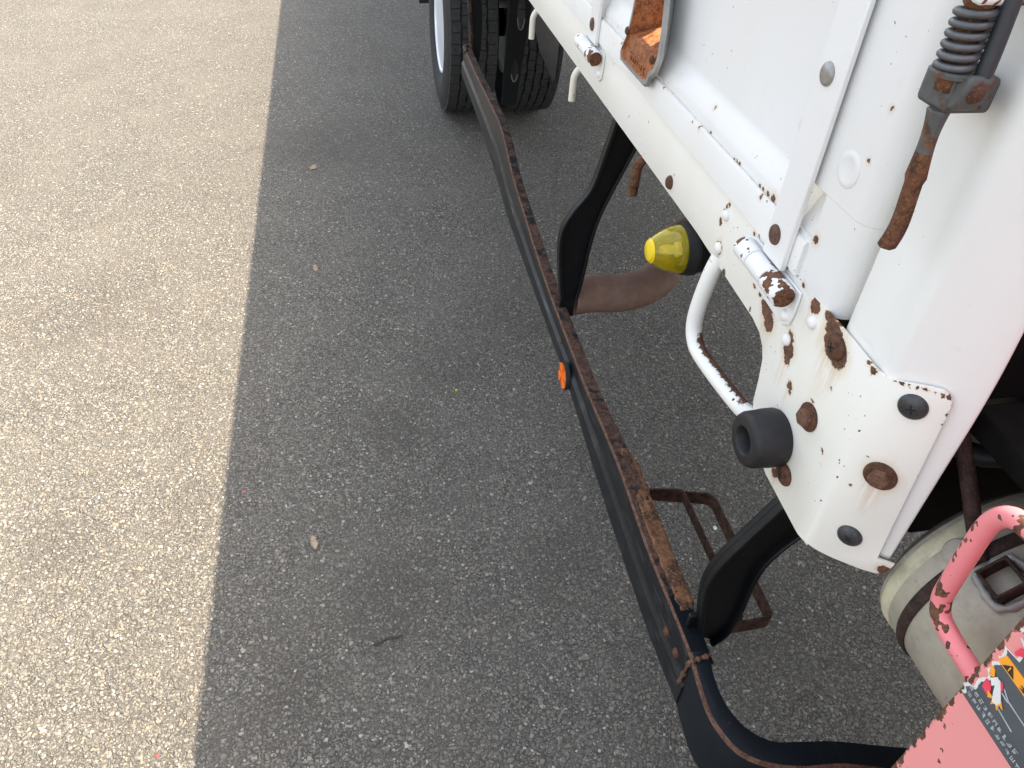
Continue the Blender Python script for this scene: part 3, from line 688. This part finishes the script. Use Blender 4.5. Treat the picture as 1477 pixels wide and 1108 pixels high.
stay('guard_stay', 1.372, 1.388, smooth2([(.010, .524), (.004, .560), (-.003, .610), (-.008, .660), (-.005, .705), (.014, .745), (.045, .792), (.062, .860), (.076, .930), (.094, 1.03)]), smooth2([(.049, .522), (.055, .560), (.060, .610), (.063, .650), (.069, .695), (.078, .735), (.095, .785), (.120, .850), (.145, .920), (.185, 1.03)]))
stay('guard_stay', .552, .568, smooth2([(.030, .468), (.022, .520), (.012, .575), (.010, .620), (.019, .660), (.040, .705), (.076, .773), (.112, .843), (.20, .985)]), smooth2([(.062, .446), (.080, .475), (.086, .530), (.086, .590), (.090, .635), (.104, .670), (.129, .705), (.19, .790), (.28, .95)]))
foot(1.384, .012, .047, .468, .560); foot(.5635, .010, .050, .440, .520)
def endstay():
    # perforated plate stay at the rear end of the guard
    o = prism('guard_stay', smooth2([(.030, .520), (.030, .60), (.026, .70), (.020, .78), (.026, .85), (.05, .93), (.07, 1.02)]) + smooth2([(.115, 1.02), (.092, .93), (.070, .85), (.062, .78), (.068, .70), (.066, .60), (.055, .52)]), 2.855, 2.862, XZ, 'black', sg, .0015)
    tube('stay_flange', [(.030, 2.852, .535), (.028, 2.850, .62), (.024, 2.850, .70), (.018, 2.850, .775), (.024, 2.850, .85), (.048, 2.850, .93), (.068, 2.850, 1.02)], .0080, 'rail_far', o, 10, 6)
endstay()
# slotted hanger standing in for the dark gap between the twin wheels
def gap_plate():
    oval = lambda c, a, b, n=20: [(c[0] + a * math.cos(2 * math.pi * k / n), c[1] + b * math.sin(2 * math.pi * k / n)) for k in range(n)]
    bm = bmesh.new()
    outer = [bm.verts.new((a, 0, b)) for a, b in [(.235, .22), (.30, .22), (.34, .60), (.36, 1.0), (.26, 1.0), (.245, .6)]]
    es = [bm.edges.new((outer[i], outer[(i + 1) % 6])) for i in range(6)]
    for c, a, b in (((.285, .37), .014, .045), ((.300, .60), .016, .065)):
        vs = [bm.verts.new((x, 0, z)) for x, z in oval(c, a, b)]; es += [bm.edges.new((vs[i], vs[(i + 1) % len(vs)])) for i in range(len(vs))]
    bmesh.ops.triangle_fill(bm, edges=es, use_beauty=True)
    for v in bm.verts: v.co.y = 3.28
    me = bpy.data.meshes.new('slotted_gap_plate'); bm.to_mesh(me); bm.free()
    o = link('slotted_gap_plate', me, 'black', truck); s = o.modifiers.new('t', 'SOLIDIFY'); s.thickness = .012; bevel(o, .002)
    for c, a, b in (((.285, .37), .014, .045), ((.300, .60), .016, .065)):
        pts = [(x, 3.276, z) for x, z in oval(c, a, b)]; tube('slot_rim', pts[11:20], .0022, 'gun', o, 6, 1, spline=False)
gap_plate()
# reflector on the guard
rf = lathe('reflector', [(0, .0315), (.006, .0315), (.009, .030), (.0095, .0285)], OUT, (-.0062, 1.212, .4375), 'gasket', sg, 36)
def facets():
    org = Vector((-.0155, 1.212, .4375)); v = []; f = []; mi = []; n = 32; r = .0285
    for k in range(n):
        a0, a1 = 2 * math.pi * k / n + .5, 2 * math.pi * (k + 1) / n + .5; m = int(k / (n / 8)); b = len(v)
        hi = -.0022 if m % 2 == 0 else -.0006
        for q in ((0, 0), (r * math.cos(a0), r * math.sin(a0)), (r * math.cos(a1), r * math.sin(a1))): v.append(org + Vector((hi, q[0], q[1])))
        for q in ((0, 0), (r * math.cos(a0), r * math.sin(a0)), (r * math.cos(a1), r * math.sin(a1))): v.append(org + Vector((.001, q[0], q[1])))
        f += [(b, b + 1, b + 2), (b + 1, b + 4, b + 5, b + 2), (b, b + 3, b + 4, b + 1), (b, b + 2, b + 5, b + 3)]; mi += [m % 2] * 4
    pyd('reflector_lens', v, f, ['orange', 'orange_dark'], rf, None, mi)
facets()
for y, z in ((.587, .4375), (.548, .4425)): place(P_fix, 'bolt', (0.0, y, z), OUT, sg, 0, .85)
place(P_fix, 'bolt', (0, 1.275, .452), OUT, sg, 0, .6); place(P_fix, 'bolt', (0, 1.30, .458), OUT, sg, 0, .6)
# ---- rusty step hung behind the guard
def flatbar(name, pts, h, t, mat, parent):
    p = [Vector(q) for q in pts]; path = []
    for i, c in enumerate(p):
        a = (c - p[i - 1]).normalized() if i else None; b = (p[i + 1] - c).normalized() if i < len(p) - 1 else None
        d = (a + b).normalized() if a and b else (a or b); s = Vector((d.y, -d.x, 0)).normalized()
        k = 1 / max(.4, s.dot(Vector((b.y, -b.x, 0)).normalized())) if b else 1
        path.append((c, s * k, Vector((0, 0, 1))))
    o = sweep(name, path, [(-t / 2, -h / 2), (t / 2, -h / 2), (t / 2, h / 2), (-t / 2, h / 2)], mat, parent, smooth=25); return bevel(o, .001)
stp = flatbar('side_step', [(.03, .912, .392), (.188, .874, .392), (.197, .868, .392), (.2015, .858, .392), (.199, .612, .392), (.195, .606, .392), (.188, .604, .392), (.04, .600, .392)], .030, .0045, 'step_rust', truck)
flatbar('step_bar', [(.03, .899, .404), (.130, .886, .404), (.139, .882, .404), (.143, .874, .404), (.1425, .607, .404)], .022, .0045, 'step_rust', stp)
# ---- exhaust tailpipe
def exhaust():
    o = tube('exhaust_pipe', [(.045, 1.415, .50), (.10, 1.425, .498), (.17, 1.424, .495), (.24, 1.440, .50), (.305, 1.490, .512), (.355, 1.575, .53), (.46, 1.68, .52), (.56, 1.90, .53), (.60, 2.3, .54)], .0445, 'pipe', truck, 32, 10, cap=False)
    s = o.modifiers.new('t', 'SOLIDIFY'); s.thickness = .003; s.offset = -1
exhaust()
# ---- dark plate hanging ahead of the inner wheel
prism('splash_plate', [(2.66, 1.0), (2.63, .76), (2.50, .70), (2.30, .670), (2.275, .69), (2.255, 1.0)], .196, .202, YZ, 'rail_face', truck, .0015)

# ---- twin rear wheels
def wheel(xc, first):
    WR, W = .400, .118
    prof = [(-.085, .222), (-.098, .225), (-.112, .245), (-.121, .285), (-.123, .315), (-.117, .350), (-.108, .376), (-.100, .388), (-.094, .3885), (.094, .3885), (.100, .388), (.108, .376), (.117, .350), (.123, .315), (.121, .285), (.112, .245), (.098, .225), (.085, .222)]
    disc = lathe('wheel', [(-.100, .2215), (-.104, .2235), (-.106, .221), (-.104, .213), (-.092, .207), (-.080, .205), (-.040, .198), (.02, .196), (.05, .180), (.058, .12), (.045, .07), (.02, .068), (.02, .02)], (1, 0, 0), (xc, 3.86, WR - .002), 'rim', truck, 72, 30)
    lathe('tyre', prof, (1, 0, 0), (xc, 3.86, WR - .002), 'tyre', disc, 96, 50)
    v = []; f = []; NP = 54
    ribs = [(-.104, -.060, .0), (-.053, -.021, .5), (-.015, .015, .0), (.021, .053, .5), (.060, .104, .0)]
    rnd = random.Random(3)
    for ri, (x0, x1, ph) in enumerate(ribs):
        for k in range(NP):
            a0 = 2 * math.pi * (k + ph + .035) / NP; a1 = 2 * math.pi * (k + ph + .965) / NP; b = len(v)
            zig = .0035 * (1 if k % 2 else -1); n = 3
            for j in range(n):
                a = a0 + (a1 - a0) * j / (n - 1); zz = zig if j == 1 else -zig * .4
                for x, r in ((x0 + (0 if ri == 0 else zz), .384), (x0 + (0 if ri == 0 else zz) + .0008, .3990 if ri not in (0,) else .3955), (x1 + (0 if ri == 4 else zz) - .0008, .3990 if ri != 4 else .3955), (x1 + (0 if ri == 4 else zz), .384)):
                    ang = a + (.010 if (ri in (1, 3) and x > (x0 + x1) / 2) else 0)
                    v.append((xc + x, 3.86 - r * math.sin(ang), WR - .0015 + r * math.cos(ang)))
            for j in range(n - 1):
                for q in range(3): f.append((b + j * 4 + q, b + j * 4 + q + 1, b + (j + 1) * 4 + q + 1, b + (j + 1) * 4 + q))
            f += [(b, b + 1, b + 2, b + 3), (b + 8, b + 9, b + 10, b + 11)]
    pyd('tread', v, f, 'tread', disc, 30)
    return disc
wheel(.140, True); wheel(.440, False)
# mud flap behind
prism('mud_flap', [(.01, .28), (.55, .28), (.55, .95), (.01, .95)], 4.62, 4.628, XZ, 'rubber', truck, .002)

# ---- latch handle on the corner post
lx = -.030
lt = box('gate_latch', (-.033, .4405, 1.3160), (.004, .4725, 1.3405), 'gunmix', truck, .004)
prism('latch_cam', [(.447, 1.3185), (.437, 1.3200), (.4310, 1.328), (.4290, 1.3430), (.434, 1.3460), (.4425, 1.339)], -.031, -.012, YZ, 'gunmix', lt, .003)
place(P_fix, 'bolt', (-.023, .4310, 1.3340), (-.25, -.97, .0), lt, 0, .66)
sp = []
for k in range(0, 6 * 20 + 1):
    a = 2 * math.pi * k / 20; u = k / 120
    zc = 1.3425 + .0385 * u + (0 if u > .1 else .0); sp.append((lx + .0112 * math.cos(a), .4500 + .0012 * u + .0112 * math.sin(a), zc))
tube('latch_spring', sp, .0026, 'spring', lt, 8, 1, spline=False)
lathe('spring_rod', [(-.01, .0078), (.030, .0078), (.040, .0075), (.043, .010), (.058, .010), (.060, .0)], (0, .03, 1), (lx, .4500, 1.340), 'rust', lt, 16)
lathe('spring_seat', [(0, .0150), (.0025, .0150), (.0035, .0135)], (0, .03, 1), (lx, .4500, 1.3400), 'gunmix', lt, 28)
box('latch_bracket', (-.040, .440, 1.384), (.006, .470, 1.412), 'hinge_rust', lt, .003)
tube('latch_arm', [(-.018, .4360, 1.338), (-.018, .4370, 1.362), (-.018, .4420, 1.415)], .0056, 'rubrod', lt, 14, 4)
def lever():
    pts = catmull([(lx, .4480, 1.318), (lx, .4465, 1.303), (lx, .4445, 1.285), (lx, .4420, 1.262), (lx, .4395, 1.240), (lx - .001, .4390, 1.228), (lx - .003, .4395, 1.2170)], 5)
    n = 6; v = []; f = []; mi = []
    for i, c in enumerate(pts):
        t = i / (len(pts) - 1); r = .0082 - .0022 * max(0, math.sin(min(1, t * 2.2) * math.pi)) if t < .45 else .0060 + .0012 * t
        for k in range(n):
            a = math.pi * k / 3 + .3; v.append((c.x + r * math.cos(a), c.y + r * math.sin(a), c.z))
    for i in range(len(pts) - 1):
        for k in range(n): f.append((i * n + k, i * n + (k + 1) % n, (i + 1) * n + (k + 1) % n, (i + 1) * n + k)); mi.append(0 if i < 9 else 1)
    f += [tuple(range(n)), tuple((len(pts) - 1) * n + k for k in range(n))]; mi += [0, 1]
    o = pyd('latch_lever', v, f, ['gunmix', 'rust'], lt, 20, mi); bevel(o, .0012, 2, 30)
lever()

# ---- air tank under the bed front
tk = lathe('air_tank', [(-.245, .0), (-.240, .04), (-.225, .085), (-.205, .106), (-.19, .110), (.200, .110), (.208, .1085), (.218, .096), (.226, .06), (.229, 0)], (0, 1, 0), (.168, .155, .888), 'tank', truck, 72, 40)
for y, r, h, m in ((.351, .1085, .0075, 'tank_weld'), (.322, .1105, .0060, 'strap_dark'), (.05, .112, .011, 'strap_dark')):
    lathe('tank_band', [(-h, r - .003), (-h, r + .001), (-h * .7, r + .0022), (h * .7, r + .0022), (h, r + .001), (h, r - .003)], (0, 1, 0), (.168, y, .888), m, tk, 72)
def surf(yy, ang, d=0): return Vector((.168 + (.110 + d) * math.sin(ang), yy, .888 + (.110 + d) * math.cos(ang)))
a = -.78
nrm = Vector((math.sin(a), 0, math.cos(a)))
lathe('tank_boss', [(-.006, .0125), (.003, .0125), (.0042, .0112), (.0045, .0)], nrm, surf(.334, a - .1), 'tank', tk, 28)
tube('tank_hanger', [surf(.318, a, .002), surf(.338, a + .1, .018), surf(.36, a + .2, .05), surf(.40, a + .3, .10)], .007, 'strap_dark', tk, 10, 5)
a = -.74
q = Vector((math.sin(a), 0, math.cos(a))).to_track_quat('Z', 'Y')
def sock():
    v = []; f = []
    for zz, r in ((-.012, .0145), (.016, .0145), (.016, .0115), (-.004, .0115)):
        for sx, sy in ((-1, -1), (1, -1), (1, 1), (-1, 1)): v.append(surf(.292, a) + q @ Vector((sx * r, sy * r, zz)))
    for i in range(3):
        for k in range(4): f.append((i * 4 + k, i * 4 + (k + 1) % 4, (i + 1) * 4 + (k + 1) % 4, (i + 1) * 4 + k))
    f.append((12, 13, 14, 15)); bevel(pyd('tank_socket', v, f, 'strap_dark', tk, 30), .0015)
    pts = [surf(.292, a) + q @ Vector((.0162 * sx, .0162 * sy, .001)) for sx, sy in ((-1, -1), (1, -1), (1, 1), (-1, 1), (-1, -1))]
    tube('weld_bead', pts, lambda t: .0038 + .001 * math.sin(t * 60), 'castgrey', tk, 8, 6)
sock()
# hoses and a bracket in the dark behind the tank
tube('air_hose', [(.10, .60, .985), (.16, .44, .97), (.22, .41, 1.01), (.32, .43, 1.03), (.5, .46, .99)], .011, 'rubrod', truck, 12, 6)
tube('air_hose', [(.30, .50, .92), (.30, .42, .97), (.36, .39, 1.02), (.52, .40, 1.03), (.7, .46, .95)], .014, 'black', truck, 12, 6)

# ---- crane base: faded red box with a tube handle and a warning label
cb = box('crane_base', (.0, -.42, .50), (.46, .2175, 1.36), 'pink', truck, .004)
hp = [(.030, .205, .944), (.030, .235, .948), (.030, .262, .950), (.030, .2795, .955), (.030, .2875, .968), (.030, .2895, .985), (.030, .2915, 1.020), (.030, .2925, 1.052), (.030, .289, 1.070), (.030, .279, 1.082), (.030, .262, 1.086), (.030, .235, 1.087), (.030, .205, 1.088)]
tube('handle', hp, .0082, 'pink_tube', cb, 20, 6)
LX = -.0006
def flat(name, pts, mat, lift, parent): 
    me_v = [(LX - lift, y, z) for y, z in pts]; n = len(pts)
    v = me_v + [(LX - lift + .0005, y, z) for y, z in pts]
    f = [tuple(range(n)), tuple(range(2 * n - 1, n - 1, -1))] + [(i, (i + 1) % n, n + (i + 1) % n, n + i) for i in range(n)]
    return pyd(name, v, f, mat, parent, None)
rnd = random.Random(11)
edge_l = []
z = .9635
while z < 1.10:
    edge_l.append((.2085 + (.0045 if z < .975 else 0) + .0035 * mnoise.noise(Vector((z * 160, 0, 0))) + .0025 * mnoise.noise(Vector((z * 420, 5, 0))) - (.0085 if 1.030 < z < 1.050 else 0) - (.002 if .99 < z < 1.0 else 0), z)); z += .0022
lab_edge = [(y - .0012, zz) for y, zz in edge_l]
lb = flat('warning_label', [(.0, .9625)] + [(.2150, .9625)] + lab_edge + [(.0, 1.10)], 'lab_grey', .0004, cb)
flat('label_tear', [(e[0] + .0016, e[1]) for e in edge_l] + [(e[0] - .003, e[1]) for e in reversed(edge_l)], 'lab_white', .0002, lb)
flat('label_strip', [(.2095, 1.0165), (.2065, 1.0265), (.0, 1.0265), (.0, 1.0165)], 'lab_orange', .0010, lb)
flat('label_triangle', [(.2045, 1.0180), (.1935, 1.0180), (.199, 1.0254)], 'lab_black', .0016, lb)
flat('label_mark', [(.1993, 1.0196), (.1987, 1.0196), (.1985, 1.0236), (.1995, 1.0236)], 'lab_orange', .0022, lb)
def glyph_row(y0, y1, z0, h, mat, lift, nm):
    v = []; f = []; y = y0
    while y > y1:
        wd = h * .92
        for k in range(5):
            if rnd.random() < .5: a0, a1 = y - wd * rnd.uniform(0, .2), y - wd * rnd.uniform(.7, 1); c = z0 + h * rnd.uniform(.05, .95); b0, b1 = c - h * .06, c + h * .06
            else: c = y - wd * rnd.uniform(.1, .9); a0, a1 = c + h * .06, c - h * .06; b0, b1 = z0 + h * rnd.uniform(0, .25), z0 + h * rnd.uniform(.65, 1)
            b = len(v); dx = LX - lift - k * .00003
            v += [(dx, a0, b0), (dx, a1, b0), (dx, a1, b1), (dx, a0, b1)]; f.append((b, b + 1, b + 2, b + 3))
        y -= h * 1.15
    pyd(nm, v, f, mat, lb, None)
glyph_row(.188, .10, 1.0182, .0062, 'lab_black', .0016, 'label_text')
glyph_row(.2115, .160, .9735, .0046, 'lab_text', .0010, 'label_text')
glyph_row(.2095, .155, .9675, .0046, 'lab_text', .0010, 'label_text')
glyph_row(.150, .05, .9715, .0046, 'lab_text', .0010, 'label_text')
# pictograms
flat('label_pictogram', [(.2045, 1.0000), (.2005, .9960), (.1975, 1.0035), (.2015, 1.0065)], 'lab_white', .0016, lb)
flat('label_pictogram', [(.2015, 1.0055), (.1985, 1.0065), (.1885, .9935), (.1895, .9885), (.1935, .9870), (.1965, .9930)], 'lab_white', .0018, lb)
flat('label_pictogram', [(.2095, 1.0085), (.2060, 1.0085), (.2030, 1.0035), (.2055, 1.0010), (.2085, 1.0040)], 'lab_orange', .0014, lb)
flat('label_pictogram', [(.2005, .9900), (.1975, .9855), (.1945, .9890), (.1930, .9835), (.1910, .9885), (.1875, .9850), (.1885, .9905), (.1850, .9905), (.1890, .9945), (.1940, .9900)], 'lab_orange', .0016, lb)
flat('label_pictogram', [(.2065, .9955), (.2050, .9870), (.1990, .9860), (.1990, .9925), (.2020, .9965)], 'lab_red', .0014, lb)
flat('label_pictogram', [(.1975, 1.0075), (.1950, 1.0055), (.1930, 1.0015), (.1950, .9990), (.1975, 1.0040)], 'lab_red', .0014, lb)
for p in ([(.1930, .9995), (.1860, .9990)], [(.1870, 1.0000), (.165, .9990)], [(.1900, .9870), (.172, .9845)], [(.1935, 1.004), (.1865, 1.0)]):
    (ya, za), (yb, zb) = p; flat('label_line', [(ya, za), (yb, zb), (yb, zb + .0009), (ya, za + .0009)], 'lab_text', .0012, lb)
flat('label_pictogram', [(.2030, 1.0425), (.2045, 1.0350), (.2025, 1.0340), (.190, 1.0480), (.180, 1.049), (.180, 1.0535), (.192, 1.053)], 'lab_red', .0014, lb)
flat('label_line', [(.2075, 1.0480), (.2000, 1.0440), (.1990, 1.0448), (.2065, 1.0490)], 'lab_white', .0014, lb)

# ------------------------------------------------------------------ bits lying on the asphalt
def clump(name, loc, L, W, ang, mat, label, cat, h=.004, group=None):
    v = []; f = []; rn = random.Random(int(loc[0] * 1000)); c, s = math.cos(ang), math.sin(ang); n = 160
    for k in range(n):
        t = rn.uniform(-1, 1); u = rn.uniform(-1, 1) * math.sqrt(max(.05, 1 - t * t)); a = rn.uniform(0, 6.28); l = rn.uniform(.3, .7) * W
        x, y, zz = t * L / 2, u * W / 2, rn.uniform(.001, h); b = len(v)
        for dx, dy, dz in ((-.5, -.10, 0), (.5, -.06, rn.uniform(0, .5)), (.5, .06, rn.uniform(0, .5)), (-.5, .10, 0)):
            px, py = x + l * (dx * math.cos(a) - dy * math.sin(a)), y + l * (dx * math.sin(a) + dy * math.cos(a))
            v.append((loc[0] + px * c - py * s, loc[1] + px * s + py * c, zz + dz * l * .6))
        f.append((b, b + 1, b + 2, b + 3))
    o = pyd(name, v, f, mat, None, None); return tag(o, label, cat, group)
clump('fluff_tuft', (-.585, 1.185), .036, .013, 1.75, 'fluff', 'pale tan fluff tuft on shaded asphalt, the one nearest the camera', 'fluff', .005, 'tufts of fluff on the asphalt')
clump('fluff_tuft', (-.591, 3.193), .040, .020, 1.2, 'fluff', 'pale tan fluff tuft on shaded asphalt, farthest from the camera', 'fluff', .005, 'tufts of fluff on the asphalt')
clump('fluff_tuft', (-.582, 2.388), .038, .013, 1.7, 'fluff', 'pale tan fluff tuft on shaded asphalt, middle one of three', 'fluff', .005, 'tufts of fluff on the asphalt')
tw = tube('twig', [(-.462, .896, .0030), (-.448, .898, .0040), (-.430, .906, .0055), (-.414, .905, .0055), (-.400, .909, .004)], .0024, 'twig', None, 8, 5)
tag(tw, 'thin dark curved twig lying on the shaded asphalt', 'twig')
def chip(name, loc, r, mat, label, cat, seed, h=.35, group=None):
    rn = random.Random(seed); bm = bmesh.new(); bmesh.ops.create_icosphere(bm, subdivisions=1, radius=r)
    for vv in bm.verts: vv.co = Vector((vv.co.x * rn.uniform(.7, 1.3), vv.co.y * rn.uniform(.7, 1.3), vv.co.z * h * rn.uniform(.7, 1.3)))
    me = bpy.data.meshes.new(name); bm.to_mesh(me); bm.free(); o = link(name, me, mat); o.location = (loc[0], loc[1], r * h * .6)
    return tag(o, label, cat, group)
chip('paper_scrap', (.392, 1.087), .007, 'paper', 'tiny white scrap on dark ground beside the rusty step', 'scrap', 1, .4)
chip('red_scrap', (-.870, .730), .0038, 'redbit', 'tiny red scrap on sunlit asphalt near the shadow edge', 'scrap', 2, .4)
chip('red_scrap', (-.757, 1.371), .0036, 'redbit', 'tiny red scrap just inside the truck shadow', 'scrap', 3, .4)
chip('yellow_scrap', (-.178, 1.685), .0042, 'lens_cap', 'tiny yellow scrap on shaded asphalt beside a dark stain', 'scrap', 4, .4)
